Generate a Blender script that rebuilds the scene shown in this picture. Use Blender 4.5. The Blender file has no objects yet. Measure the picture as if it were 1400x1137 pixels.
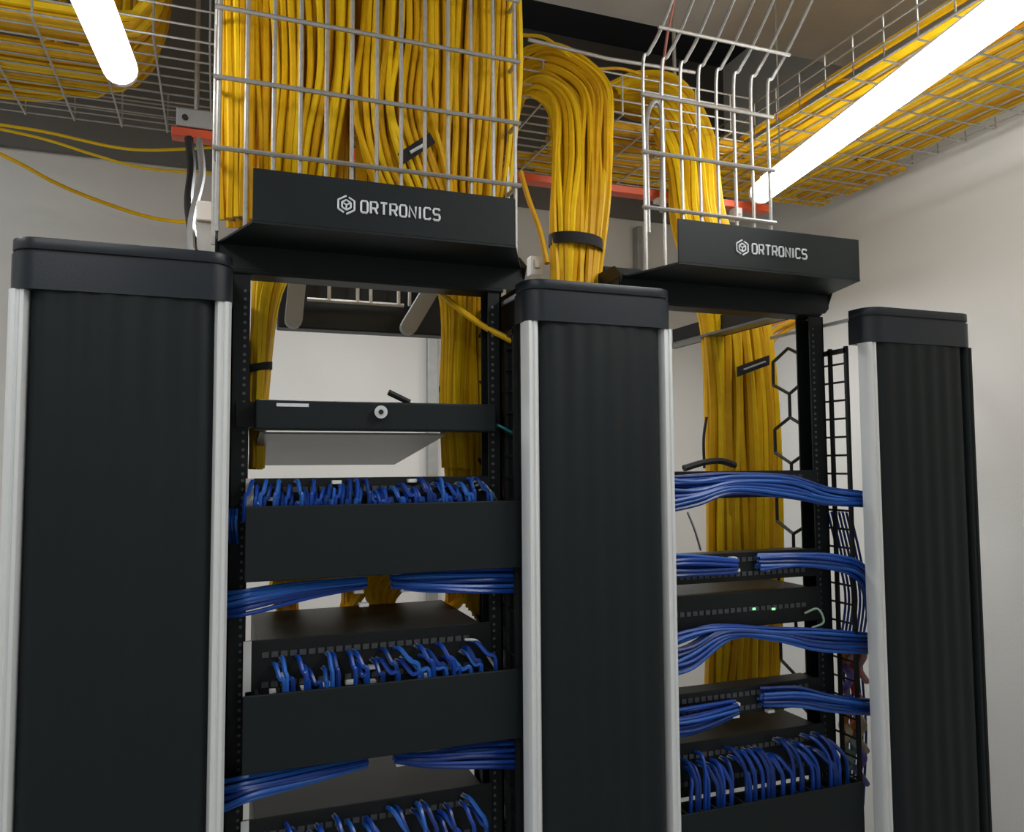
import bpy, bmesh, math, random
from mathutils import Vector, Matrix
random.seed(7)
S = bpy.context.scene
COL = S.collection
# ---------------------------------------------------------------- camera
CP = Vector((0.3114, -1.4278, 1.7677)); YAW, PIT, ROL, F = -0.357, 0.0626, -0.0066, 1080.0
_f = Vector((-math.sin(YAW)*math.cos(PIT), math.cos(YAW)*math.cos(PIT), math.sin(PIT)))
_r0 = Vector((math.cos(YAW), math.sin(YAW), 0)); _u0 = _r0.cross(_f)
_r = _r0*math.cos(ROL)+_u0*math.sin(ROL); _u = -_r0*math.sin(ROL)+_u0*math.cos(ROL)
cd = bpy.data.cameras.new('camera'); cam = bpy.data.objects.new('camera', cd); COL.objects.link(cam)
M = Matrix((_r, _u, -_f)).transposed().to_4x4(); M.translation = CP
cam.matrix_world = M
cd.sensor_fit = 'HORIZONTAL'; cd.sensor_width = 36; cd.lens = 36*F/1400; cd.clip_start = .02
S.camera = cam
def at(px, py, Y=None, X=None, Z=None):
    "the point of the room seen at a pixel, on a plane Y=, X= or Z="
    d = _f*F+_r*(px-700)-_u*(py-568.5)
    if Y is not None: t = (Y-CP.y)/d.y
    elif X is not None: t = (X-CP.x)/d.x
    else: t = (Z-CP.z)/d.z
    return CP+d*t
# ---------------------------------------------------------------- exposure, world, unseen lamps
S.view_settings.view_transform = 'Standard'; S.view_settings.look = 'None'
S.view_settings.gamma = 1; S.view_settings.exposure = 0.0
w = bpy.data.worlds.new('world'); S.world = w; w.use_nodes = True
w.node_tree.nodes['Background'].inputs[0].default_value = (.75, .85, 1, 1)
w.node_tree.nodes['Background'].inputs[1].default_value = .12
def area(name, loc, rot, sx, sy, power, colr=(.97, .99, 1)):
    l = bpy.data.lights.new(name, 'AREA'); l.shape = 'RECTANGLE'; l.size = sx; l.size_y = sy; l.energy = power; l.color = colr
    o = bpy.data.objects.new(name, l); COL.objects.link(o); o.location = loc; o.rotation_euler = rot
    return o
area('unseen_lamp', (-.6, -2.3, 3.2), (0, 0, 0), .15, 1.5, 23)
area('unseen_lamp', (1.2, -2.3, 3.2), (0, 0, 0), .15, 1.5, 23)
area('unseen_lamp', (1.9, -1.2, 3.15), (0, 0, 0), .15, 1.2, 26)  # unseen lamp, power raised to brighten the right wall
area('unseen_lamp', (-1.5, .1, 3.2), (0, 0, 0), .15, 1.2, 30)  # unseen lamp added to brighten the back left of the room
area('unseen_lamp', (.6, .90, 2.62), (0, 0, 0), .45, .1, 9)  # added lamp, hidden behind the yellow fall, brightens the back wall
area('unseen_lamp', (1.85, .92, 2.42), (0, 0, 0), .3, .1, 6)  # added lamp, hidden behind the right trough, brightens the wall behind it
# ---------------------------------------------------------------- materials
def mat(name, col, rough=.5, metal=0, var=0, scale=30, bump=0, bscale=200, spec=.5, emit=0, aniso=None):
    m = bpy.data.materials.new(name); m.use_nodes = True; nt = m.node_tree; b = nt.nodes['Principled BSDF']
    b.inputs['Base Color'].default_value = (*col, 1); b.inputs['Roughness'].default_value = rough; b.inputs['Metallic'].default_value = metal
    b.inputs['Specular IOR Level'].default_value = spec
    tc = nt.nodes.new('ShaderNodeTexCoord')
    n = nt.nodes.new('ShaderNodeTexNoise'); n.inputs['Scale'].default_value = scale; n.inputs['Detail'].default_value = 4
    nt.links.new(tc.outputs['Object'], n.inputs['Vector'])
    if var:
        r = nt.nodes.new('ShaderNodeMix'); r.data_type = 'RGBA'
        r.inputs[6].default_value = (*[c*(1-var) for c in col], 1); r.inputs[7].default_value = (*[min(1, c*(1+var)) for c in col], 1)
        nt.links.new(n.outputs['Fac'], r.inputs[0]); nt.links.new(r.outputs[2], b.inputs['Base Color'])
    if bump:
        n2 = nt.nodes.new('ShaderNodeTexNoise'); n2.inputs['Scale'].default_value = bscale
        nt.links.new(tc.outputs['Object'], n2.inputs['Vector'])
        bp = nt.nodes.new('ShaderNodeBump'); bp.inputs['Strength'].default_value = bump; bp.inputs['Distance'].default_value = .002
        nt.links.new(n2.outputs['Fac'], bp.inputs['Height']); nt.links.new(bp.outputs['Normal'], b.inputs['Normal'])
    if emit:
        b.inputs['Emission Color'].default_value = (1, .98, .96, 1); b.inputs['Emission Strength'].default_value = emit
    return m
BLK = mat('black_powder_coat', (.0075, .0120, .0130), .5, 0, .12, 8, .15, 900, spec=.28)
BLK2 = mat('black_satin_steel', (.007, .009, .010), .5, 0, .1, 20, spec=.28)
CAPM = mat('charcoal_moulded_cap', (.014, .019, .026), .36, 0, .08, 14, .1, 700, spec=.4)
DRK = mat('matte_black_wire', (.012, .013, .014), .5, 0, .2, 60)
ALU = mat('brushed_aluminium', (.78, .80, .80), .45, .2, .06, 3)
GAL = mat('galvanised_wire', (.46, .45, .43), .45, .6, .25, 90)
GALD = mat('galvanised_steel', (.40, .41, .41), .5, .6, .2, 25)
WALL = mat('painted_wall', (.74, .73, .70), .75, 0, .04, 2.2, .2, 300)
WALLR = mat('painted_wall_right', (.76, .76, .74), .75, 0, .04, 2.2, .2, 300)
BAND = mat('grey_beam_paint', (.17, .165, .15), .8, 0, .12, 4)
CEIL = mat('grey_ceiling_panel', (.52, .53, .53), .8, 0, .18, 6)
VOID = mat('dark_plenum', (.018, .020, .026), .9, 0, .3, 3)
FLR = mat('floor_vinyl', (.32, .33, .34), .5, 0, .15, 9)
YEL = [mat('yellow_cable_jacket', c, .5, 0, .12, 40, spec=.25) for c in ((.80, .46, .004), (.68, .36, .003), (.90, .58, .008))]
BLU = [mat('blue_cable_jacket', c, .34, 0, .12, 40) for c in ((.006, .055, .34), (.004, .035, .21), (.02, .12, .48))]
ORG = mat('orange_strut_paint', (.72, .10, .03), .5, 0, .15, 20)
WHT = mat('white_plastic', (.78, .78, .76), .4, 0, .05, 30)
LOGO = mat('white_print', (.72, .75, .78), .5, 0, .1, 200)
VEL = mat('black_hook_strap', (.012, .012, .014), .8, 0, .2, 90)
JACK = mat('grey_jack_plastic', (.30, .32, .34), .4, 0, .1, 60)
GRP = mat('grey_panel_steel', (.16, .17, .17), .35, .3, .12, 10)
ARMM = mat('grey_arm_paint', (.19, .20, .20), .5, .2, .1, 20)
TUBE = mat('lit_tube_diffuser', (.9, .9, .9), .4, 0, 0, 1, emit=11)
LED = mat('green_status_light', (.2, .8, .3), .4); LED.node_tree.nodes['Principled BSDF'].inputs['Emission Color'].default_value = (.3, 1, .4, 1)
LED.node_tree.nodes['Principled BSDF'].inputs['Emission Strength'].default_value = 1.2
JACKD = mat('dark_jack_plastic', (.05, .055, .06), .4, 0, .1, 60)
DKT = mat('dark_panel_top', (.022, .024, .025), .45, .1, .12, 10, spec=.3)
HOLE = mat('dull_thread_metal', (.11, .115, .12), .5, .4, .1, 90)
GRN = mat('pale_green_wire', (.40, .55, .42), .5); TEAL = mat('teal_cord_jacket', (.02, .22, .26), .4)
CORDS = [mat('patch_cord_jacket', c, .45) for c in ((.75, .22, .04), (.62, .05, .04), (.75, .45, .45), (.18, .12, .5), (.75, .6, .35), (.2, .3, .28))]
# ---------------------------------------------------------------- builders
class MB:
    def __init__(s): s.v = []; s.f = []
    def box(s, x0, x1, y0, y1, z0, z1):
        b = len(s.v); s.v += [(x, y, z) for z in (z0, z1) for y in (y0, y1) for x in (x0, x1)]
        s.f += [tuple(b+i for i in q) for q in ((0, 2, 3, 1), (4, 5, 7, 6), (0, 1, 5, 4), (2, 6, 7, 3), (0, 4, 6, 2), (1, 3, 7, 5))]
        return s
    def prism(s, pts, z0, z1):
        "pts in XY, counter-clockwise, from z0 to z1"
        b = len(s.v); n = len(pts)
        s.v += [(p[0], p[1], z0) for p in pts]+[(p[0], p[1], z1) for p in pts]
        s.f.append(tuple(b+i for i in reversed(range(n)))); s.f.append(tuple(b+n+i for i in range(n)))
        s.f += [(b+i, b+(i+1) % n, b+n+(i+1) % n, b+n+i) for i in range(n)]
        return s
    def extr(s, pts, vec):
        "planar polygon of 3d points swept along vec"
        b = len(s.v); n = len(pts); vec = Vector(vec)
        s.v += [tuple(p) for p in pts]+[tuple(Vector(p)+vec) for p in pts]
        s.f.append(tuple(b+i for i in reversed(range(n)))); s.f.append(tuple(b+n+i for i in range(n)))
        s.f += [(b+i, b+(i+1) % n, b+n+(i+1) % n, b+n+i) for i in range(n)]
        return s
    def tube(s, P, r, n=6, rect=None):
        P = [Vector(p) for p in P]; b = len(s.v); m = len(P); up = None
        for i, p in enumerate(P):
            t = (P[min(i+1, m-1)]-P[max(i-1, 0)])
            if t.length < 1e-9: t = Vector((0, 0, 1))
            t.normalize()
            if up is None:
                up = Vector((0, 0, 1)) if abs(t.z) < .9 else Vector((0, 1, 0))
            a = t.cross(up)
            if a.length < 1e-4: a = t.cross(Vector((1, 0, 0)))
            a.normalize(); c = a.cross(t).normalized(); up = c
            for k in range(n):
                g = 2*math.pi*k/n; s.v.append(tuple(p+a*(r*math.cos(g))+c*(r*math.sin(g))))
        for i in range(m-1):
            for k in range(n):
                s.f.append((b+i*n+k, b+i*n+(k+1) % n, b+(i+1)*n+(k+1) % n, b+(i+1)*n+k))
        s.f.append(tuple(b+k for k in reversed(range(n)))); s.f.append(tuple(b+(m-1)*n+k for k in range(n)))
        return s
    def build(s, name, m, parent=None, smooth=False, bevel=0):
        me = bpy.data.meshes.new(name); me.from_pydata(s.v, [], s.f)
        bm = bmesh.new(); bm.from_mesh(me); bmesh.ops.recalc_face_normals(bm, faces=bm.faces)
        if bevel:
            bmesh.ops.bevel(bm, geom=[e for e in bm.edges if len(e.link_faces) == 2 and e.calc_face_angle(0) > .5], offset=bevel, segments=2, profile=.5, affect='EDGES')
        bm.to_mesh(me); bm.free()
        me.materials.append(m)
        if smooth:
            for p in me.polygons: p.use_smooth = True
            try: me.set_sharp_from_angle(angle=math.radians(40))
            except Exception: pass
        o = bpy.data.objects.new(name, me); COL.objects.link(o)
        if parent: o.parent = parent; o.matrix_parent_inverse = Matrix.Translation(-parent.location)
        return o
def tag(o, label, cat, group=None, kind=None):
    if label: o['label'] = label
    if cat: o['category'] = cat
    if group: o['group'] = group
    if kind: o['kind'] = kind
    return o
def thing(name, loc, label, cat, group=None):
    o = bpy.data.objects.new(name, None); COL.objects.link(o); o.location = loc; o.empty_display_size = .05
    return tag(o, label, cat, group)
def struct(name, mb, m): 
    o = mb.build(name, m); o['kind'] = 'structure'; return o
def spl(P, n=8):
    "Catmull-Rom through P"
    P = [Vector(p) for p in P]; Q = [P[0]*2-P[1]]+P+[P[-1]*2-P[-2]]; out = []
    for i in range(1, len(Q)-2):
        for k in range(n):
            t = k/n; a, b, c, d = Q[i-1:i+3]
            out.append(.5*((2*b)+(c-a)*t+(2*a-5*b+4*c-d)*t*t+(3*b-a-3*c+d)*t*t*t))
    out.append(P[-1]); return out
def strands(name, A, B, n, r, mats, label, cat, group, thick=.03, layers=2, jit=.004, twist=0, n_seg=6, wander=.0):
    """n cables between the border curves A and B (lists of points, same count); thick = half depth of the bundle"""
    res = []
    for i in range(n):
        lay = i % layers; nl = (n+layers-1)//layers; u = (i//layers+.5+.33*(lay-1))/nl; u = min(.98, max(.02, u+random.uniform(-.18, .18)/nl))
        side = (i % layers)/(max(1, layers-1))*2-1 if layers > 1 else random.uniform(-1, 1)
        ph = random.uniform(0, 6.28); P = []
        for k, (a, b) in enumerate(zip(A, B)):
            a = Vector(a); b = Vector(b)
            uu = u+twist*math.sin(ph+k*1.9)
            uu = min(.985, max(.015, uu))
            p = a.lerp(b, uu); e = math.sqrt(max(0, 1-(2*uu-1)**2))
            p = p+Vector((random.uniform(-jit, jit), side*thick*e*.6+random.uniform(-jit, jit)+wander*math.sin(ph+k), random.uniform(-jit, jit)*.6))
            P.append(p)
        mb = MB().tube(spl(P, n_seg), r*random.uniform(.92, 1.06), 6)
        o = mb.build(name, random.choice(mats), None, True)
        tag(o, label, cat, group); res.append(o)
    return res
# ---------------------------------------------------------------- the room
struct('floor', MB().box(-2.6, 3.2, -3.6, 2.0, -.05, 0), FLR)
struct('wall_back', MB().box(-2.6, 3.2, 1.75, 1.85, 0, 2.9), WALL)
struct('trim_1', MB().box(-2.6, 3.2, 1.72, 1.85, 2.9, 3.7), BAND)
struct('wall_right', MB().extr([(2.60, 1.85, 0), (2.70, 1.85, 0), (2.62, -3.6, 0), (2.50, -3.6, 0)], (0, 0, 3.7)), WALLR)
struct('wall_left', MB().box(-2.7, -2.6, -3.6, 1.85, 0, 3.7), WALL)
struct('wall_front', MB().box(-2.7, 2.7, -3.7, -3.6, 0, 3.7), WALL)
ce = at(802, 18, Z=3.2); ce2 = at(1150, 85, Z=3.2)
struct('ceiling', MB().box(-2.7, 2.7, -3.7, 1.85, 3.7, 3.75), VOID)
cp = MB()
cp.box(.95, 2.6, -3.5, .75, 3.2, 3.26)
cpo = cp.build('ceiling_panel', CEIL); tag(cpo, 'pale grey ceiling panel above the right rack, ending at the dark void', 'ceiling panel')
# ---------------------------------------------------------------- tubes (real lamps, seen lit)
def tube_lamp(p0, p1, r, label):
    c = (p0+p1)/2
    t = thing('tube_light', c, label, 'light', 'lit tube lights')
    d = (p1-p0).normalized()
    MB().tube([p0+d*.02, p0+d*.03]+[p0.lerp(p1, k/6) for k in range(1, 6)]+[p1-d*.03, p1-d*.02], r, 16).build('diffuser', TUBE, t, True)
    for e, dd in ((p0, d), (p1, -d)):
        MB().tube([e, e+dd*.012, e+dd*.022], r*.9, 14).build('end_cap', WHT, t, True)
    up = Vector((0, 0, 1)); 
    MB().tube([p0.lerp(p1, .05)+up*r*.9, p0.lerp(p1, .95)+up*r*.9], .022, 4).build('housing', WHT, t)
    for k in (.12, .88):
        q = p0.lerp(p1, k)+up*r; zt = 3.2 if q.x > .95 and q.y < .75 else 3.7
        MB().tube([q, (q.x, q.y, zt)], .0025, 5).build('suspension_wire', GAL, t)
tl0 = at(167, 100, Z=2.6); d = Vector((math.sin(.075), math.cos(.075), 0)); tube_lamp(tl0-d*1.2, tl0, .034, 'lit white tube light hanging at upper left before the yellow cable tray')
tr0 = at(1036, 266, Z=2.6); d = Vector((math.sin(.206), math.cos(.206), 0)); tube_lamp(tr0-d*1.2, tr0, .034, 'long lit tube light hanging over the right rack by the wall tray')

# ---------------------------------------------------------------- vertical cable managers
def rr(x0, x1, y0, y1, r, seg=6, back=True):
    "rectangle with rounded front corners (front = y0), ccw"
    pts = []
    for cx, cy, a0 in ((x0+r, y0+r, math.pi), (x1-r, y0+r, 1.5*math.pi)):
        for k in range(seg+1):
            a = a0+k/seg*math.pi/2; pts.append((cx+r*math.cos(a), cy+r*math.sin(a)))
    pts += [(x1, y1), (x0, y1)]
    return pts
WM = .3305
def manager(X, label):
    t = thing('vertical_cable_manager', (X+WM/2, .1, 0), label, 'cable manager', 'vertical cable managers')
    # fluted door
    x0, x1 = X+.027, X+WM-.027; r = .03; pts = []
    for k in range(9):
        a = math.pi+k/8*math.pi/2; pts.append((x0+r+r*math.cos(a), -.012+r+r*math.sin(a)))
    nf = 5; L = x1-x0-2*r; base = x0+r
    for k in range(1, nf*10):
        q = k/(nf*10); pts.append((base+L*q, -.012+.0022*(.5-.5*math.cos(q*nf*2*math.pi))-.004*math.sin(q*math.pi)))
    for k in range(9):
        a = 1.5*math.pi+k/8*math.pi/2; pts.append((x1-r+r*math.cos(a), -.012+r+r*math.sin(a)))
    pts += [(x1, .03), (x0, .03)]
    MB().prism(pts, .05, 2.052).build('door', BLK, t, True)
    for sx in (0, 1):
        a = X if not sx else X+WM-.027
        p = [(a, -.003), (a+.005, -.010), (a+.010, -.010), (a+.012, -.007), (a+.015, -.007), (a+.017, -.010), (a+.022, -.010), (a+.027, -.003), (a+.027, .024), (a, .024)]
        MB().prism(p, .05, 2.05).build('edge_strip', ALU if not (sx and X > 1.5) else BLK, t, True)
    # cap in two tiers
    MB().box(X+.002, X+.008, .05, .34, 2.108, 2.116).build('top_brace', ALU, t); MB().box(X+WM-.008, X+WM-.002, .05, .34, 2.108, 2.116).build('top_brace', ALU, t)
    c = MB().prism(rr(X-.002, X+WM+.002, -.018, .05, .04), 2.05, 2.109).build('cap', CAPM, t, True, 0)
    MB().prism(rr(X+.001, X+WM-.001, -.014, .05, .038), 2.109, 2.114).build('seam', DRK, c, True)
    MB().prism(rr(X-.001, X+WM+.001, -.018, .05, .04), 2.114, 2.133).build('lid', CAPM, c, True, .0015)
    # cage sides behind the door: uprights and fingers
    for sx, xs in ((0, X+.003), (1, X+WM-.003)):
        side = MB()
        for y in (.065, .118): side.box(xs-.004, xs+.004, y-.004, y+.004, 0, 2.05)
        z = .1
        while z < 2.04:
            side.tube([(xs, .062, z), (xs, .125, z), (xs, .21, z+.0)], .0028, 5)
            side.tube([(xs, .21, z), (xs+(.012 if sx == 0 else -.012), .218, z)], .003, 5)
            z += .0444
        for zz in (.05, 1.02, 2.04): side.box(xs-.004, xs+.004, .062, .21, zz-.006, zz+.006)
        side.build('finger_cage', DRK, t)
        # rear honeycomb side
        hx = MB(); sd_, ri, hw = .062, .030, .0625; per = 2*(sd_+ri); yc = .27; z = .05
        while z+per < 2.10:
            for yy, zz in ((yc, z),):
                hx.tube([(xs, yy, zz), (xs, yy, zz+sd_)], .0045, 6)
                if yy < .3:
                    hx.tube([(xs, yy-hw, zz+sd_+ri), (xs, yy, zz+sd_), (xs, yy+hw, zz+sd_+ri)], .0045, 6)
                    hx.tube([(xs, yy-hw, zz+per-ri), (xs, yy, zz+per), (xs, yy+hw, zz+per-ri)], .0045, 6)
                    hx.tube([(xs, yy-hw, zz+sd_+ri), (xs, yy-hw, zz+per-ri)], .0045, 6)
                    hx.tube([(xs, yy+hw, zz+sd_+ri), (xs, yy+hw, zz+per-ri)], .0045, 6)
            z += per
        hx.build('honeycomb_side', DRK, t)
    MB().box(X+WM-.012, X+WM-.004, .34, .35, 0, 2.05).box(X+.004, X+WM-.004, .34, .35, 0, .05).build('rear_frame', BLK2, t)
    MB().box(X, X+WM, -.01, .35, 0, .05).build('base', BLK2, t, bevel=.003)
    if X < .1 or .5 < X < 1:   # solid spine where the photo shows no daylight through
        MB().box(X+.02, X+WM-.02, .14, .15, .05, 2.04).build('spine', BLK2, t)
        xp = X+WM-.010 if X < .1 else X+.010
        MB().box(xp-.003, xp+.003, .03, .34, .05, 2.13).build('side_plate', BLK2, t)
    return t
MX = (0.0, .8719, 1.7266)
manager(MX[0], 'widest black cable manager with fluted door, at the left edge of the photo')
manager(MX[1], 'black vertical cable manager between the two equipment racks')
manager(MX[2], 'narrow looking black cable manager beside the right wall')
bx = MB().box(1.06, 1.16, .17, .25, 2.135, 2.175)
# ---------------------------------------------------------------- racks
GLY = {'O': [[(.15, 0), (.85, 0), (1, .15), (1, .85), (.85, 1), (.15, 1), (0, .85), (0, .15), (.15, 0)]],
       'R': [[(0, 0), (0, 1), (.85, 1), (1, .85), (1, .6), (.85, .45), (0, .45)], [(.55, .45), (1, 0)]],
       'T': [[(0, 1), (1, 1)], [(.5, 1), (.5, 0)]], 'N': [[(0, 0), (0, 1), (1, 0), (1, 1)]], 'I': [[(.5, 0), (.5, 1)]],
       'C': [[(1, .85), (.85, 1), (.15, 1), (0, .85), (0, .15), (.15, 0), (.85, 0), (1, .15)]],
       'S': [[(1, .88), (.85, 1), (.15, 1), (0, .85), (0, .65), (.15, .5), (.85, .5), (1, .35), (1, .15), (.85, 0), (.15, 0), (0, .12)]]}
def lettering(x, y, z, h, wl, gap, body):
    mb = MB()
    for ch in body:
        w_ = wl*(.35 if ch == 'I' else 1)
        for st in GLY[ch]:
            mb.tube([(x+(p[0]*w_ if ch != 'I' else w_/2), y, z+p[1]*h) for p in st], .0021, 6)
        x += w_+gap
    return mb
def rack(c, hc, label, hlabel, xr, rp):
    t = thing('equipment_rack', (c, .16, 0), label, 'rack', 'open frame racks')
    for sg in (-1, 1):
        xi, xo = c+sg*.236, c+sg*.258
        if sg > 0: xo = c+rp
        else: xo = c-.270
        a, b = min(xi, xo), max(xi, xo)
        po = MB().box(a, b, .12, .124, 0, 2.13).box(a, b, .166, .17, 0, 2.13)
        po.box(min(xo-sg*.004, xo), max(xo-sg*.004, xo), .12, .17, 0, 2.13)
        p = po.build('post', BLK2, t)
        hb = MB(); z = .2
        while z < 2.08:
            for dz in (0, .0159, .0317):
                hb.tube([(xi+sg*.009, .1205, z+dz), (xi+sg*.009, .1185, z+dz)], .0032, 6)
            z += .04445
        hb.build('screw_holes', HOLE, p)
    MB().box(c-.27, c+.27, .115, .175, 2.13, 2.176).build('top_beam', BLK2, t, bevel=.004)
    MB().box(c-.258, c+.258, .05, .45, 0, .012).build('foot', BLK2, t)
    # name plate tray over the rack
    hd = thing('cable_trough', (hc, .05, 2.187), hlabel, 'cable trough', 'lettered troughs on top of the racks')
    pl = MB().box(hc-.240, hc+.240, -.036, -.032, 2.187, 2.279).build('front_plate', BLK, hd, bevel=.001)
    v = [(hc-.240, -.036), (hc+.240, -.036), (hc+xr, .13), (hc+xr, .22), (hc-.30, .22), (hc-.30, .13)]
    MB().prism(v, 2.183, 2.187).build('bottom_plate', BLK, hd)
    # folded side wings with rounded lower corners
    for sg in (-1, 1):
        xx = hc+(xr-.002 if sg > 0 else -.298)
        prof = [(xx, .10, 2.187), (xx, .14, 2.216), (xx, .22, 2.216), (xx, .22, 2.15), (xx, .15, 2.135), (xx, .12, 2.15)]
        MB().extr(prof, (.003, 0, 0)).build('side_wing', BLK, hd)
    apron = [(hc-.30, .118, 2.187), (hc+xr, .118, 2.187), (hc+xr, .118, 2.150), (hc+xr-.012, .118, 2.138), (hc-.29, .118, 2.138), (hc-.30, .118, 2.150)]
    MB().extr(apron, (0, -.004, 0)).build('apron', BLK, hd)
    lettering(hc-.056, -.0366, 2.2205, .021, .0118, .0058, 'ORTRONICS').build('lettering', LOGO, hd)
    lx = hc-.082; lz = 2.231; lg = MB(); R0 = .0165
    hexo = [(lx+R0*math.cos(math.pi/6+k*math.pi/3), lz+R0*math.sin(math.pi/6+k*math.pi/3)) for k in range(6)]
    hexi = [(lx+R0*.55*math.cos(math.pi/6+k*math.pi/3), lz+R0*.55*math.sin(math.pi/6+k*math.pi/3)) for k in range(6)]
    for ring in (hexo, hexi):
        for k in range(6):
            a = Vector((ring[k][0], -.0372, ring[k][1])); b = Vector((ring[(k+1) % 6][0], -.0372, ring[(k+1) % 6][1]))
            if ring is hexo and k in (0, 3): b = a.lerp(b, .7)
            lg.tube([a, b], .0018, 5)
    for k in (0, 2, 4): lg.tube([(hexi[k][0], -.0372, hexi[k][1]), (lx, -.0372, lz)], .0015, 5)
    lg.build('emblem', LOGO, hd)
    return t
C1, C2 = .601, 1.435
rack(C1, .601, 'black open rack on the left, holding two wide blank covers', 'black lettered trough plate on top of the left rack', .315, .265)
rack(C2, 1.442, 'black open rack on the right with several arching blue bundles', 'black lettered trough plate on top of the right rack', .285, .278)
# ---------------------------------------------------------------- left rack equipment
def cover(c, z0, z1, wl, wr, label):
    t = thing('horizontal_cable_manager', (c, .08, z0), label, 'cable manager', 'blank covered horizontal managers')
    MB().box(c-wl, c+wr, .040, .046, z0, z1).build('cover', BLK, t, bevel=.002)
    MB().box(c-wl+.01, c+wr-.01, .046, .11, z0, z0+.003).build('bottom_flange', BLK2, t)
    MB().box(c-.236, c+.236, .106, .118, z0, z1-.01).build('back_plate', BLK2, t)
    for q in range(13): MB().box(c-.22+.0365*q, c-.214+.0365*q, .05, .106, z1-.012, z1-.006).build('finger', DRK, t)
    return t
cover(C1, 1.567, 1.699, .242, .281, 'upper blank black cover in the left rack, below the lit wall gap')
cover(C1, 1.239, 1.372, .242, .281, 'lower blank black cover in the left rack')
cover(C2, .90, 1.037, .232, .281, 'blank black cover at the bottom of the right rack')

# locked enclosure, over a sloping plate added for the grey gradient below
t = thing('fiber_enclosure', (C1, .2, 1.836), 'slim black locking drawer panel across the left rack', 'panel')
MB().box(C1-.226, C1+.242, .085, .12, 1.836, 1.892).build('front_door', BLK, t, bevel=.004)
MB().box(C1-.236, C1+.236, .12, .30, 1.846, 1.890).build('tray_body', BLK2, t)
MB().extr([(C1-.215, .125, 1.834), (C1-.215, .125, 1.830), (C1-.215, .62, 1.772), (C1-.215, .62, 1.776)], (.36, 0, 0)).build('grey_under_plate', GRP, t)
lk = MB().tube([at(521, 563, .084), at(521, 563, .070)], .0125, 14).build('lock', ALU, t, True)
MB().tube([at(521, 563, .071), at(521, 563, .066)], .005, 10).build('keyhole', DRK, lk, True)
a = at(378, 553, .084); MB().box(a.x, a.x+.058, .0838, .0852, a.z-.003, a.z+.003).build('name_strip', LOGO, t)
a = at(531, 536, .10); b = at(560, 550, .10); MB().tube([a, b], .006, 8).build('latch_handle', BLK2, t, True)
MB().box(C1-.258, C1-.226, .112, .118, 1.842, 1.888).build('mounting_ear', BLK2, t)

def patch_panel(c, z0, z1, depth, label, x0=-.21, x1=.19, rows=2, top=DKT, ears=True, nj=24):
    t = thing('patch_bay', (c, .12, z0), label, 'patch panel')
    MB().box(c-.236, c+.236, .108, .114, z0, z1).build('face_plate', BLK2, t, bevel=.0015)
    MB().box(c-.215, c+.215, .114, .114+depth, z0+.004, z1-.002).build('body', top, t)
    for r in range(rows):
        zc = z0+(z1-z0)*(r+.5)/rows
        for i in range(nj):
            x = c+x0+(x1-x0)*(i+.5)/nj
            MB().box(x-.006, x+.006, .105, .108, zc-.005, zc+.005).build('jack', JACKD, t)
    if ears:
        MB().box(c-.240, c-.226, .106, .108, z0, z1).build('mounting_ear', ALU, t)
    return t
patch_panel(C1, 1.66, 1.747, .06, 'patch panel full of blue cords above the upper blank cover')
patch_panel(C1, 1.345, 1.452, .30, 'grey topped patch panel between the two blank covers of the left rack')
patch_panel(C1, 1.02, 1.135, .26, 'patch panel at the bottom of the left rack, half cut by the photo')
patch_panel(C2, 1.69, 1.752, .03, 'uppermost patch panel of the right rack, behind blue cords', ears=False)
patch_panel(C2, 1.50, 1.565, .05, 'second patch panel from the top of the right rack', ears=False)
patch_panel(C2, 1.395, 1.475, .26, 'grey topped switch unit with green lights in the right rack', ears=False, rows=1)
patch_panel(C2, 1.20, 1.262, .05, 'patch panel behind the fourth blue bundle of the right rack', ears=False)
patch_panel(C2, 1.04, 1.155, .24, 'lowest patch panel of the right rack, crowded with dark blue cords', ears=False, nj=24)
t = None
sw = [o for o in COL.objects if o.get('label', '').startswith('grey topped switch')][0]
for px in (1030, 1057): 
    a = at(px, 832, .107); MB().box(a.x-.004, a.x+.004, .104, .107, a.z-.0025, a.z+.0025).build('status_light', LED, sw)

# ---------------------------------------------------------------- blue cords
BG = 'blue patch cords'
def cord(P, m, label, group, r=.0030, name='patch_cable', ns=6, plug=False, cat='cable'):
    o = MB().tube(spl(P, ns), r, 6).build(name, m, None, True); tag(o, label, cat, group)
    if plug:
        p = Vector(P[0]); d = (Vector(P[1])-p).normalized()
        MB().tube([p-d*.004, p+d*.014], .0055, 4).build('boot', JACK, o)
    return o
def drop_cords(c, xs, ztop, zbot, lean, label, group, mats=BLU, r=.0040, white=.15):
    for i, x in enumerate(xs):
        x += random.uniform(-.004, .004); l = lean(i/len(xs))+random.uniform(-.013, .013); zt = ztop-random.choice((0, .012, .022, .03))*min(1, (ztop-zbot)/.05)
        P = [(x, .106, zt), (x+l*.2, .082, zt+.001), (x+l*.6, .067, zt-.018), (x+l, .064, (zt+zbot)/2-.006), (x+l*1.1, .068, zbot-.03)]
        cord(P, random.choice(mats), label, group, r, plug=random.random() < .5)
def cl(n, x0, x1, k):  # clustered xs
    out = []
    for g in range(n):
        for j in range(k): out.append(x0+(x1-x0)*(g+.5)/n+(j-(k-1)/2)*.0085)
    return out
drop_cords(C1, cl(10, .375, .805, 6), 1.740, 1.70, lambda u: .012 if u > .45 else -.006, 'blue patch cord dropping behind the upper blank cover of the left rack', 'blue cords above the upper cover')
drop_cords(C1, cl(9, .40, .80, 3), 1.418, 1.375, lambda u: .03 if u > .45 else .008, 'blue patch cord dropping behind the lower blank cover of the left rack', 'blue cords above the lower cover', r=.0045)
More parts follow.
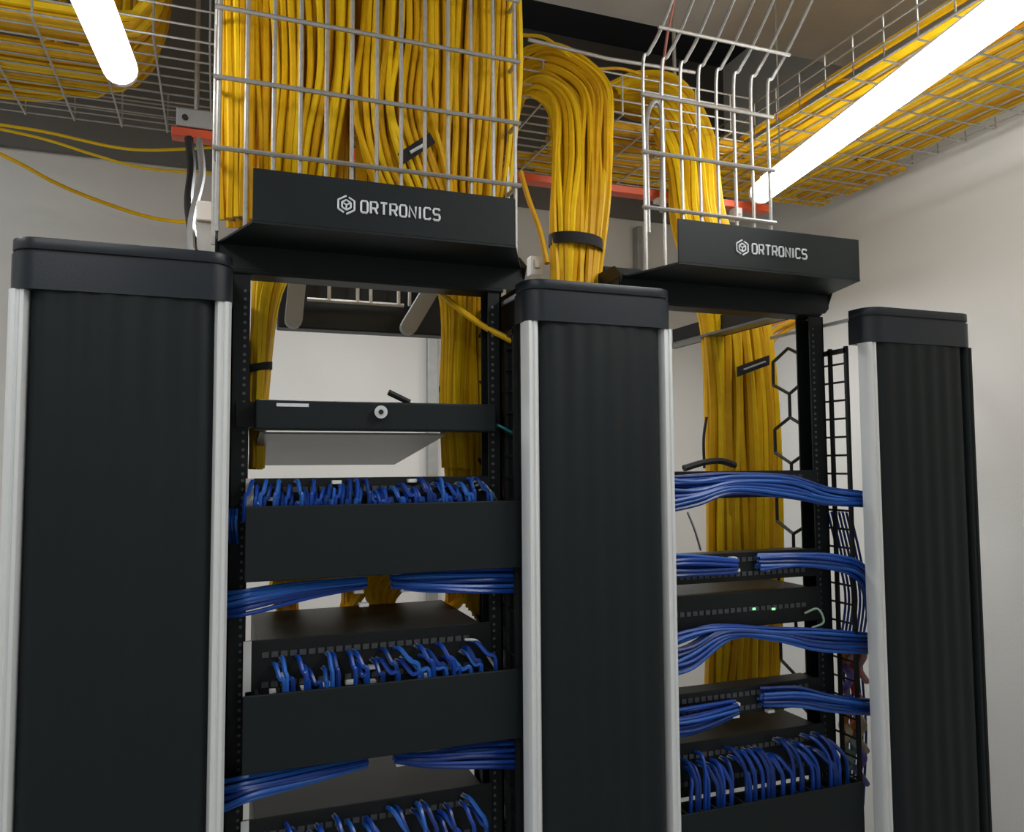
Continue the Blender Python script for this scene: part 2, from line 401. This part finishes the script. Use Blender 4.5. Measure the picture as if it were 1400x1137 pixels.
drop_cords(C1, cl(8, .42, .80, 3), 1.12, 1.05, lambda u: .02, 'blue patch cord at the very bottom of the left rack', 'blue cords at the bottom of the left rack', r=.0045)
drop_cords(C2, cl(11, 1.26, 1.66, 3), 1.135, 1.04, lambda u: .04*u, 'dark blue patch cord dropping into the bottom cover of the right rack', 'blue cords at the bottom of the right rack', mats=BLU[:2], r=.0046)
def bun(top, bot, n, label, group, Y=None, thick=.018, r=.0044, mats=BLU, twist=.06):
    A = [at(x, y, Y=yy) for x, y, yy in top]; B = [at(x, y, Y=yy) for x, y, yy in bot]
    return strands('patch_cable', A, B, n, r, mats, label, 'cable', group, thick=thick, layers=3, jit=.0025, twist=twist)
# left rack
bun([(300, 812, .09), (345, 805, .075), (420, 796, .08), (500, 790, .10)], [(300, 848, .09), (345, 838, .075), (420, 820, .08), (500, 803, .10)], 16, 'blue patch cord in the bundle sweeping left below the upper cover', 'blue cords leaving left below the upper cover')
bun([(535, 787, .10), (580, 782, .08), (650, 776, .075), (735, 776, .09)], [(535, 803, .10), (580, 808, .08), (650, 812, .075), (735, 812, .09)], 14, 'blue patch cord in the bundle running right below the upper cover', 'blue cords leaving right below the upper cover')
bun([(298, 1065, .09), (350, 1058, .075), (430, 1045, .08), (500, 1034, .10)], [(298, 1118, .09), (350, 1095, .075), (430, 1068, .08), (500, 1046, .10)], 16, 'blue patch cord in the bundle sweeping left below the lower cover', 'blue cords leaving left below the lower cover')
bun([(540, 1028, .10), (590, 1026, .08), (650, 1016, .075), (735, 1010, .09)], [(540, 1042, .10), (590, 1048, .08), (650, 1052, .075), (735, 1054, .09)], 14, 'blue patch cord in the bundle running right below the lower cover', 'blue cords leaving right below the lower cover')
# right rack, bundle 1..4
bun([(905, 648, .09), (950, 648, .085), (1000, 647, .08), (1075, 650, .07), (1130, 665, .06), (1180, 673, .06), (1215, 678, .08)],
    [(905, 704, .09), (950, 696, .085), (1000, 676, .08), (1075, 680, .07), (1130, 692, .06), (1180, 694, .06), (1215, 696, .08)], 22, 'blue patch cord in the uppermost bundle of the right rack', 'blue cords in the uppermost right rack bundle')
bun([(905, 757, .09), (950, 757, .085), (1005, 762, .10)], [(905, 796, .09), (950, 790, .085), (1005, 784, .10)], 13, 'blue patch cord in the second bundle of the right rack, left half', 'blue cords in the second right bundle, left half')
bun([(1035, 758, .10), (1090, 755, .07), (1140, 758, .06), (1175, 770, .06), (1195, 800, .07), (1205, 840, .10)], [(1035, 783, .10), (1090, 778, .07), (1140, 782, .06), (1165, 792, .06), (1180, 812, .07), (1185, 850, .10)], 13, 'blue patch cord in the second bundle of the right rack, right half', 'blue cords in the second right bundle, right half')
bun([(905, 872, .09), (940, 862, .085), (985, 855, .08), (1060, 858, .07), (1120, 860, .06), (1215, 868, .08)],
    [(905, 930, .09), (945, 915, .085), (1000, 873, .08), (1060, 876, .07), (1120, 890, .06), (1215, 894, .08)], 20, 'blue patch cord in the third bundle of the right rack', 'blue cords in the third right rack bundle')
bun([(905, 968, .09), (950, 965, .085), (1003, 955, .10)], [(905, 1012, .09), (950, 1002, .085), (1008, 978, .10)], 12, 'blue patch cord in the fourth bundle of the right rack, left half', 'blue cords in the fourth right bundle, left half')
bun([(1040, 940, .10), (1090, 938, .07), (1140, 948, .06), (1215, 958, .08)], [(1040, 968, .10), (1090, 972, .07), (1140, 974, .06), (1215, 980, .08)], 13, 'blue patch cord in the fourth bundle of the right rack, right half', 'blue cords in the fourth right bundle, right half')
for px, py, pw in ((320, 700, 8),):
    for j in range(3):
        cord([at(px-6+5*j, 696, .10), at(px-8+5*j, 715, .06), at(px-5+5*j, 742, .10)], BLU[j], 'short blue cord loop left of the upper blank cover', 'blue loops beside the upper cover')
# pale plug ends where the bundles leave the panels
def plugs(spots, label, group):
    for x, y in spots:
        a = at(x, y, .098); o = MB().box(a.x-.009, a.x+.009, .090, .104, a.z-.0035, a.z+.0035).build('cable_plug', WHT, None, bevel=.0012); tag(o, label, 'plug', group)
plugs(((490, 793), (490, 808), (547, 790), (554, 806), (497, 826)), 'small clear plug in the middle gap below the upper blank cover', 'plugs below the upper cover')
plugs(((375, 944), (412, 940), (447, 935), (478, 932), (507, 931), (385, 922), (510, 911), (580, 923)), 'pale plug at the lower patch panel of the left rack', 'plugs above the lower cover')
plugs(((547, 1043), (556, 1037), (572, 1032)), 'small clear plug below the lower blank cover', 'plugs below the lower cover')
plugs(((1001, 763), (1005, 779), (1044, 763), (1046, 778)), 'pale plug at the centre of the second right bundle', 'plugs of the second right bundle')
plugs(((1052, 957), (1052, 971), (1005, 962), (1004, 978), (1072, 951)), 'pale plug at the centre of the fourth right bundle', 'plugs of the fourth right bundle')
plugs(((371, 682), (515, 678), (460, 659), (563, 657)), 'pale plug among the cords above the upper blank cover', 'plugs above the upper cover')
for j, (x, y) in enumerate(((645, 660), (650, 664), (655, 670))):
    cord([at(x, y, .10), at(x+10, y-3, .085), at(x+18, y+4, .08), at(x+24, y+14, .10)], GRN, 'pale green ground wire at the right end of the upper patch panel', 'green ground wires', .0022, 'ground_wire')
cord([at(636, 874, .10), at(652, 876, .085), at(664, 892, .08), at(678, 914, .09)], WHT, 'white wire curling down at the right end of the lower patch panel', None, .0028, 'ground_wire')
cord([at(1100, 838, .10), at(1118, 832, .085), at(1126, 850, .08), at(1110, 858, .09)], GRN, 'pale green wire loop beside the green-lit switch', None, .0025, 'ground_wire')
cord([at(672, 578, .11), at(685, 583, .09), at(702, 592, .09), at(712, 594, .10)], TEAL, 'thin teal cord running from the locking drawer into the middle cable manager', None, .0028)
# coloured cords hanging inside the right manager
spots = [(1157, 893, 0), (1163, 900, 2), (1172, 896, 1), (1178, 905, 2), (1160, 935, 3), (1170, 930, 1), (1155, 985, 0), (1168, 990, 0), (1178, 1000, 4), (1158, 1010, 4), (1166, 1030, 5), (1178, 1045, 3), (1160, 1048, 5)]
for x, y, m in spots:
    cord([at(x-8, y-26, .17), at(x+3, y-10, .15), at(x-4, y+8, .17), at(x+7, y+26, .19)], CORDS[m], 'coloured cord hanging inside the cable manager by the right wall', 'mixed coloured cords in the right manager', .0085)
for j in range(7):
    x = 1150+j*5
    cord([at(x-18, 700, .12), at(x-4, 760, .17), at(x+6, 820, .2), at(x-2, 900, .2), at(x+4, 1000, .22), at(x, 1100, .22)], BLU[j % 2], 'dark blue cord falling inside the right cable manager', 'blue cords falling in the right manager', .0032)

# ---------------------------------------------------------------- yellow cables
YL = 'yellow network cable'
def YB(A, B, n, label, group, r=.0068, thick=.03, layers=3, twist=.03, jit=.004, mats=YEL):
    return strands('network_cable', A, B, n, r, mats, label, 'cable', group, thick=thick, layers=layers, jit=jit, twist=twist)
def row(pts): return [at(x, y, Y=yy) for x, y, yy in pts]
# waterfall behind the left basket
YB(row([(300, -60, .19), (301, 90, .19), (302, 200, .19), (303, 300, .20)]), row([(352, -60, .19), (352, 90, .19), (352, 200, .19), (346, 300, .20)]), 13,
   'yellow cable at the left edge of the wide fall behind the left basket', 'yellow cables at the left edge of the basket', thick=.02)
YB(row([(345, -60, .19), (350, 90, .19), (352, 190, .20), (350, 300, .27), (346, 400, .30), (345, 545, .30), (343, 640, .30)]),
   row([(492, -60, .19), (488, 90, .19), (470, 190, .20), (446, 300, .27), (384, 400, .30), (364, 545, .30), (358, 640, .30)]), 34,
   'yellow cable in the fall that gathers at the left rear of the left rack', 'yellow cables falling at the left rear of the left rack', thick=.022, twist=.02)
YB(row([(500, -60, .20), (496, 50, .20), (482, 150, .18), (500, 230, .19), (545, 310, .22), (600, 400, .30), (604, 545, .30), (608, 640, .30)]),
   row([(590, -60, .19), (590, 50, .19), (590, 150, .18), (610, 230, .19), (632, 310, .22), (644, 400, .30), (640, 545, .30), (645, 640, .30)]), 30,
   'yellow cable in the bundle slanting right across the left basket', 'yellow cables slanting right in the left basket', thick=.035, twist=.03)
YB(row([(575, -60, .18), (572, 90, .18), (565, 180, .19), (570, 260, .21), (600, 330, .24), (606, 400, .30), (608, 545, .30), (612, 640, .32), (625, 800, .34)]),
   row([(714, -60, .19), (713, 90, .19), (710, 180, .19), (700, 260, .21), (680, 330, .24), (664, 400, .30), (664, 545, .30), (662, 640, .32), (662, 860, .34)]), 40,
   'yellow cable in the fall that gathers at the right rear of the left rack', 'yellow cables falling at the right rear of the left rack', thick=.025, twist=.02)
# middle arch
YB(row([(700, 235, .62), (705, 160, .58), (722, 130, .50), (752, 150, .40), (756, 220, .32), (754, 300, .26), (757, 400, .24)]),
   row([(690, 120, .62), (715, 66, .58), (770, 66, .50), (832, 115, .42), (836, 190, .34), (832, 270, .28), (815, 400, .24)]), 42,
   'yellow cable in the arched bundle diving behind the middle manager', 'yellow cables in the middle arched bundle', thick=.05, twist=.03, r=.0078)
# right arch and the fat bundle below
YB(row([(850, 150, .75), (868, 160, .70), (890, 170, .60), (915, 230, .55), (922, 300, .50), (945, 380, .48), (962, 450, .48), (966, 560, .48), (970, 700, .48), (972, 840, .48), (965, 960, .48)]),
   row([(830, 118, .75), (870, 102, .70), (930, 112, .60), (972, 180, .55), (988, 300, .50), (1030, 380, .48), (1050, 450, .48), (1062, 560, .48), (1066, 700, .48), (1064, 840, .48), (1060, 960, .48)]), 38,
   'yellow cable in the thick bundle dropping behind the right rack', 'yellow cables dropping behind the right rack', thick=.055, twist=.02, r=.0118)
YB(row([(1030, 480, .50), (1045, 440, .54), (1072, 428, .58), (1096, 415, .58), (1110, 380, .50)]), row([(1045, 500, .50), (1058, 466, .54), (1082, 450, .58), (1108, 436, .58), (1122, 380, .50)]), 6,
   'yellow cable bending off to the right at the top of the right bundle', 'yellow cables bending off at the right bundle', thick=.02)
# coils behind the left rack
for (x0, x1, n) in ((375, 500, 8), (505, 645, 8)):
    for k in range(n):
        c = at((x0+x1)/2, 798+k*3.4, .42+.008*k); rx = abs(at(x1, 820, .42).x-at(x0, 820, .42).x)/2*(1-.06*k)
        P = [(c.x+rx*math.cos(a*math.pi/10), c.y+.05*math.sin(a*math.pi/10), c.z-.10*(1-.05*k)*math.sin(a*math.pi/10)+random.uniform(-.004, .004)) for a in range(21)]
        o = MB().tube(P, .010, 6).build('network_cable', YEL[k % 2], None, True)
        tag(o, 'yellow cable looped in the coil behind the left rack, '+('left' if x0 < 500 else 'right')+' coil', 'cable', 'yellow coil loops '+('left' if x0 < 500 else 'right'))
# the cables that show only as slivers behind the others
bk = MB()
for i in range(46):
    u = (i+.5)/46; x0 = .312+.585*u; y0 = .235+random.uniform(-.008, .008)
    bk.tube(spl([(x0, y0, 3.05), (x0+random.uniform(-.01, .01), y0, 2.8), (x0+random.uniform(-.01, .01), y0, 2.6), (x0+random.uniform(-.008, .008), y0+.01, 2.42), (.60+(x0-.60)*.96, y0+.03, 2.26)], 5), .0085, 6)
tag(bk.build('network_cables', YEL[1], None, True), 'remaining yellow cables filling the back of the wide fall behind the left basket', 'cables', 'yellow cables at the back of the left basket', 'stuff')
MB_ = MB().tube([at(722, 54, .30), at(830, 80, .30), at(950, 99, .30)], .0045, 6).build('tray_wire', GAL, None, True); tag(MB_, 'bare galvanised wire crossing just above the two arches', 'wire')
# hook straps
def strap(cx, cy, rx, ry, h, label, tilt=0, slip=False):
    t = MB(); n = 24
    for k in range(n):
        pass
    ring = lambda s, z: [(cx.x+(rx+s)*math.cos(2*math.pi*k/n), cx.y+(ry+s)*math.sin(2*math.pi*k/n), cx.z+z+tilt*math.cos(2*math.pi*k/n)) for k in range(n)]
    b = 0; v = ring(0, -h/2)+ring(0, h/2)+ring(-.003, h/2)+ring(-.003, -h/2); t.v = v
    for q in range(4):
        for k in range(n): t.f.append((q*n+k, q*n+(k+1) % n, ((q+1) % 4)*n+(k+1) % n, ((q+1) % 4)*n+k))
    o = t.build('cable_strap', VEL, None, True); tag(o, label, 'strap'); return o
strap(at(787, 333, .25), 0, .067, .052, .026, 'black strap round the middle arched yellow bundle', -.004)
a, b = at(1009, 508, .395), at(1052, 492, .40)
o = MB().extr([a+Vector((0, 0, .014)), a-Vector((0, 0, .014)), b-Vector((0, 0, .014)), b+Vector((0, 0, .014))], (0, .006, 0)).build('cable_strap', VEL); tag(o, 'black strap tilted across the thick bundle behind the right rack', 'strap'); MB().tube([a.lerp(b, .15)+Vector((0, -.002, 0)), a.lerp(b, .85)+Vector((0, -.002, 0))], .003, 6).build('print', JACK, o)
a, b = at(547, 216, .148), at(592, 188, .148)
o = MB().extr([a+Vector((-.004, 0, .010)), a+Vector((.008, 0, -.010)), b+Vector((.005, 0, -.010)), b+Vector((-.007, 0, .010))], (0, .006, 0)).build('cable_strap', VEL); tag(o, 'short tilted black strap on the bundle inside the left basket', 'strap')
m1, m2 = a.lerp(b, .3), a.lerp(b, .75); MB().tube([m1+Vector((0, -.002, -.002)), m2+Vector((0, -.002, -.004))], .0035, 6).build('print', LOGO, o)
strap(at(352, 503, .30), 0, .030, .024, .016, 'thin dark strap on the yellow strand at the left rear of the left rack', .006)
strap(at(612, 530, .30), 0, .020, .018, .014, 'small dark strap at the left edge of the right rear yellow strand', .004)
# loose runs
def loose(P, label, m=YEL[2], r=.0045, grp=None): return cord(row(P), m, label, grp, r, 'network_cable')
loose([(-30, 166, 1.2), (60, 180, 1.2), (150, 200, 1.2), (200, 205, 1.15), (262, 203, 1.1), (310, 200, 1.1)], 'loose yellow cable, upper of the sagging runs at the left wall')
loose([(-30, 170, 1.3), (60, 190, 1.3), (130, 212, 1.3), (200, 230, 1.3), (300, 238, 1.3)], 'loose yellow cable, middle of the sagging runs at the left wall')
loose([(-30, 196, 1.3), (30, 225, 1.3), (80, 252, 1.3), (150, 280, 1.3), (220, 300, 1.3), (300, 306, 1.3)], 'loose yellow cable, lowest of the sagging runs at the left wall', YEL[0], .006)
loose([(595, 395, .22), (625, 420, .15), (660, 445, .13), (700, 466, .10), (715, 480, .09)], 'yellow cable crossing behind the rack post into the middle manager', YEL[0], .0065)
loose([(712, 235, .3), (722, 270, .28), (738, 315, .25), (748, 360, .22)], 'single yellow cable slanting down left of the middle arched bundle', YEL[1], .007)
loose([(715, 48, .55), (745, 52, .5), (775, 75, .45), (810, 110, .42)], 'single yellow cable looping over the top of the middle arch', YEL[2], .005)
loose([(812, 95, .55), (850, 94, .55), (885, 105, .55)], 'single yellow cable crossing between the two arches', YEL[1], .0045)
loose([(1050, 170, .5), (1090, 150, .5), (1125, 118, .4), (1185, 105, .3)], 'loose yellow cable rising over the right tray', YEL[1], .006)

# ---------------------------------------------------------------- wire baskets
def basket(name, label, x0, n, Y, zs, top, wr=.0043):
    t = thing(name, (x0+.3, Y, zs[0]), label, 'wire basket', 'upright wire baskets over the racks')
    for k in range(n):
        x = x0+.05*k
        MB().tube(spl([(x+dx, y, z) for dx, y, z in top], 5), wr, 6).build('upright_wire', GAL, t, True)
    for z in zs:
        dx = 0; y = Y-.006
        MB().tube([(x0-.01+dx, y, z), (x0+.05*(n-1)+.01+dx, y, z)], wr*1.08, 6).build('cross_wire', GAL, t, True)
    return t
basket('wire_basket', 'tall upright wire basket in front of the wide yellow fall, left rack', .304, 13, .13, (2.368, 2.505, 2.642, 2.779, 2.916), [(0, .13, 2.21), (0, .13, 2.4), (0, .13, 2.7), (0, .13, 3.0)])
R1 = at(1055, 112, .13); R2 = at(1073, 76, .10); R3 = at(1110, 0, 0); R4 = at(1150, -95, -.12)
x9 = at(1052, 230, .13).x
tb = basket('wire_basket', 'upright wire basket with bent top over the right rack', x9-.35, 8, .13, (2.355, 2.485, 2.62),
       [(0, .13, 2.20), (0, .13, 2.4), (0, .13, R1.z-.03), (R1.x-x9, .125, R1.z+.01), (R2.x-x9, R2.y, R2.z), (R3.x-x9, R3.y, R3.z), (R4.x-x9, R4.y, R4.z)])
MB().tube([(x9-.36+R2.x-x9, R2.y-.006, R2.z), (R2.x+.01, R2.y-.006, R2.z)], .0042, 6).build('cross_wire', GAL, tb, True)
MB().tube([(x9-.36+R3.x-x9, R3.y-.006, R3.z+.02), (R3.x+.01, R3.y-.006, R3.z+.02)], .0042, 6).build('cross_wire', GAL, tb, True)
# side wall of the left basket, folded back
sd = [o for o in COL.objects if o.get('label', '').startswith('tall upright')][0]
for z in (2.368, 2.505, 2.642, 2.779): MB().tube([(.908, .125, z), (.908, .30, z)], .005, 6).build('cross_wire', GAL, sd, True); MB().tube([(.300, .125, z), (.300, .26, z)], .005, 6).build('cross_wire', GAL, sd, True)
for y in (.19, .25): MB().tube([(.908, y, 2.2), (.908, y, 3.0)], .005, 6).build('upright_wire', GAL, sd, True); MB().tube([(.298, y, 2.2), (.298, y, 3.0)], .005, 6).build('upright_wire', GAL, sd, True)

# overhead basket trays
def tray(label, P0, ax, ay, L, W, z, cross, side=True):
    "P0 corner, ax along, ay across (unit XY vectors)"
    t = thing('cable_tray', (P0[0], P0[1], z), label, 'cable tray', 'overhead wire trays')
    bw = MB(); ax = Vector((*ax, 0)); ay = Vector((*ay, 0)); p = Vector((*P0, z)); n = round(W/.05)
    for k in range(n+1): bw.tube([p+ay*(.05*k), p+ay*(.05*k)+ax*L], .0028, 5)
    bw.build('bottom_long_wires', GAL, t)
    sw_ = MB()
    for s_, o_ in ((0, p), (1, p+ay*W)):
        for h in (.035, .075, .11): sw_.tube([o_+Vector((0, 0, h)), o_+Vector((0, 0, h))+ax*L], .0028, 5)
    sw_.build('side_long_wires', GAL, t)
    cw = MB(); k = 0
    while k*cross <= L:
        q = p+ax*(k*cross)-Vector((0, 0, .005)); cw.tube([q+Vector((0, 0, .115)), q, q+ay*W, q+ay*W+Vector((0, 0, .115))], .0028, 5); k += 1
    cw.build('cross_wires', GAL, t)
    return t
tray('long wire tray crossing behind both racks near the back wall', (-2.0, .48), (1, 0), (0, 1), 3.8, .55, 2.75, .12)
tb2 = Vector((math.sin(.03), math.cos(.03), 0))
tray('wire tray along the right wall loaded with yellow cables', (1.80, -1.6), (math.sin(.01), math.cos(.01)), (math.cos(.01), -math.sin(.01)), 2.55, .62, 2.75, .10)
# their loads
def load(Xs, path, n, label, group, z=2.766, r=.0065, mats=YEL):
    pass
for k in range(32):
    y = .50+.50*(k+.5)/32+random.uniform(-.004, .004); z = 2.764+random.choice((0, .013, .026))
    xe = .17-.34*((y-.50)/.50)**5+random.uniform(-.01, .01)
    P = [(-1.9, y+random.uniform(-.02, .02), z), (-1.2, y, z), (-.6, y, z), (xe-.15, y, z), (xe-.04, y-.01, z+.03), (xe, y-.03, z+.14), (xe+.01, y-.04, z+.5)]
    cord(P, random.choice(YEL), 'yellow cable lying in the long tray at the upper left', 'yellow cables in the left end of the long tray', .0112, 'network_cable', 4)
for k in range(26):
    y = .58+.42*(k+.5)/26; z = 2.764+random.choice((0, .013))
    P = [(1.25+random.uniform(-.05, .05), y, z), (1.7, y+random.uniform(-.01, .01), z), (2.0, y, z), (2.5, y+random.uniform(-.01, .01), z+.01)]
    cord(P, random.choice(YEL), 'yellow cable lying in the long tray behind the right rack', 'yellow cables in the right end of the long tray', .0112, 'network_cable', 4)
for k in range(38):
    u = (k+.5)/38; x = 1.83+.58*u+random.uniform(-.003, .003); z = 2.764+random.choice((0, .013, .026))
    P = [(x-.012, -1.5, z), (x-.01+random.uniform(-.008, .008), -.9, z), (x, -.4, z), (x+random.uniform(-.008, .008), .1, z), (x+.005, .45, z), (x+.01, .85+.1*u, z)]
    cord(P, random.choice(YEL), 'yellow cable lying in the tray along the right wall', 'yellow cables in the right wall tray', .0112, 'network_cable', 4)
# orange strut with clamp under the long tray, threaded rods
t = thing('support_strut', (1.0, .62, 2.575), 'orange painted strut running across under the long tray', 'strut')
MB().box(.195, 1.95, .60, .64, 2.570, 2.592).build('channel', ORG, t, bevel=.002)
MB().box(.205, .34, .597, .643, 2.594, 2.640).build('clamp', GALD, t, bevel=.003)
MB().tube([(.225, .596, 2.615), (.225, .592, 2.615)], .007, 10).build('bolt_hole', DRK, t)
for x in (.25, 1.62):
    MB().tube([(x, .62, 2.594), (x, .62, 3.7)], .006, 8).build('threaded_rod', GAL, t, True)
cord([at(905, 118, .35), at(907, 90, .33), at(912, 50, .30), at(920, 10, .27), at(930, -60, .22)], mat('dull_red_cord', (.45, .16, .12), .5), 'dull red cord hanging from the ceiling in front of the arches', None, .004, 'hanging_wire')
# power whip and connectors left of the basket
cord([at(258, 188, .6), at(262, 230, .58), at(258, 280, .5), at(268, 350, .4)], DRK, 'thick black cord hanging below the orange strut', None, .010, 'power_lead')
cord([at(272, 190, .6), at(276, 240, .55), at(262, 300, .45), at(262, 350, .35)], GALD, 'grey cord hanging below the orange strut beside the black one', None, .008, 'power_lead')
t = thing('conduit_box', at(285, 300, .4), 'small white connector box above the left manager beside the basket', 'connector')
a = at(283, 290, .4); MB().box(a.x-.022, a.x+.016, .39, .43, a.z-.022, a.z+.022).build('box', WHT, t, bevel=.003)
MB().box(a.x-.020, a.x+.012, .40, .43, 2.05, a.z-.022).build('stem', GALD, t)
for px, py in ((734, 362), (905, 265), (1010, 290)):
    yy = .28 if px < 800 else .60; a = at(px, py, yy); zt = a.z+.022 if px < 800 else 2.571
    o = MB().box(a.x-.014, a.x+.014, yy, yy+.03, a.z-.024, zt).box(a.x-.007, a.x+.007, yy-.006, yy, a.z-.008, a.z+.012).build('wire_clip', WHT, None, bevel=.002)
    tag(o, {734: 'white clip above the left edge of the middle manager', 905: 'white clip left of the right yellow arch', 1010: 'white clip at the far end of the right tube light'}[px], 'clip')
# J shaped bracket between the arches
J = MB().tube(spl([at(886, 318, .34), at(884, 230, .34), at(884, 165, .34), at(893, 140, .34), at(904, 150, .34), at(906, 200, .34), at(905, 290, .34)], 5), .007, 8).build('hook_bracket', GAL, None, True); tag(J, 'galvanised inverted hook bracket in front of the right arch', 'bracket')
# rear beams and arms
t = thing('rear_crossbar', (.6, .8, 2.1), 'dark crossbar with two grey arms behind the left rack', 'crossbar')
a = at(380, 447, .80); MB().box(a.x, at(680, 447, .80).x, .80, .86, a.z, a.z+.16).build('bar', BLK2, t, bevel=.004)
for xx in (.42, .83): MB().tube([(xx, .83, a.z+.158), (xx, .83, 2.748)], .005, 6).build('hanger_rod', GAL, t, True)
w0 = at(420, 409, .76); w1 = at(552, 416, .76); MB().tube([w0, (w1.x, .76, w0.z)], .006, 6).build('rail_wire', GAL, t, True)
for px in (450, 489, 507, 545, 560): 
    b = at(px, 409, .76); MB().tube([(b.x, .76, w0.z), (b.x, .76, w0.z+.2)], .005, 6).build('upright_wire', GAL, t, True)
for (xa, ya, xb, yb) in ((408, 372, 402, 436), (604, 372, 560, 446)):
    p0, p1 = at(xa, ya, .70), at(xb, yb, .70)
    dd = (p1-p0).normalized(); nn = Vector((dd.z, 0, -dd.x)); hw = .022; pts = [p0+nn*hw, p0-nn*hw]
    for k in range(9):
        g = math.pi*k/8; pts.append(p1-nn*hw*math.cos(g)+dd*hw*math.sin(g))
    MB().extr(pts, (0, .03, 0)).build('arm', ARMM, t)
t = thing('ladder_rail', (1.65, .42, 2.13), 'black rail running back from the top of the right rack', 'rail')
MB().box(1.645, 1.655, .175, .70, 2.130, 2.19).build('rail', BLK2, t); MB().box(1.60, 1.645, .175, .70, 2.130, 2.136).build('rail_flange', GRP, t)
a = at(826, 390, .24); b = at(878, 368, .24)
o = MB().box(a.x, b.x, .24, .32, 2.118, b.z).build('junction_box', BLK2, None, bevel=.003); tag(o, 'small black box on the rear of the middle manager top', 'box')
# conduit on the back wall
o = MB().box(at(583, 500, 1.74).x, at(597, 500, 1.74).x, 1.715, 1.748, .1, 2.75).build('wall_conduit', GALD, None, bevel=.004); tag(o, 'grey vertical conduit on the back wall seen through the left rack', 'conduit')
for i, px in enumerate((872,)):
    o = MB().box(at(px, 330, 1.7).x, at(px+7, 330, 1.7).x, 1.70, 1.748, .1, 2.86).build('wall_conduit', GALD, None, bevel=.004); tag(o, 'grey vertical conduit on the back wall above the middle manager', 'conduit')
# black cord and thin wires beside the right bundle
cord([at(935, 640, .3), at(962, 632, .3), at(985, 630, .3), at(1005, 636, .3)], DRK, 'black cord lying behind the uppermost blue bundle', None, .009, 'power_lead')
cord([at(963, 640, .36), at(962, 600, .36), at(966, 570, .36)], DRK, 'thin black cord standing left of the thick yellow bundle', None, .004, 'power_lead')
cord([at(940, 700, .3), at(950, 725, .3), at(958, 752, .3)], GALD, 'thin grey wire between the first and second right bundles', None, .003, 'wire')
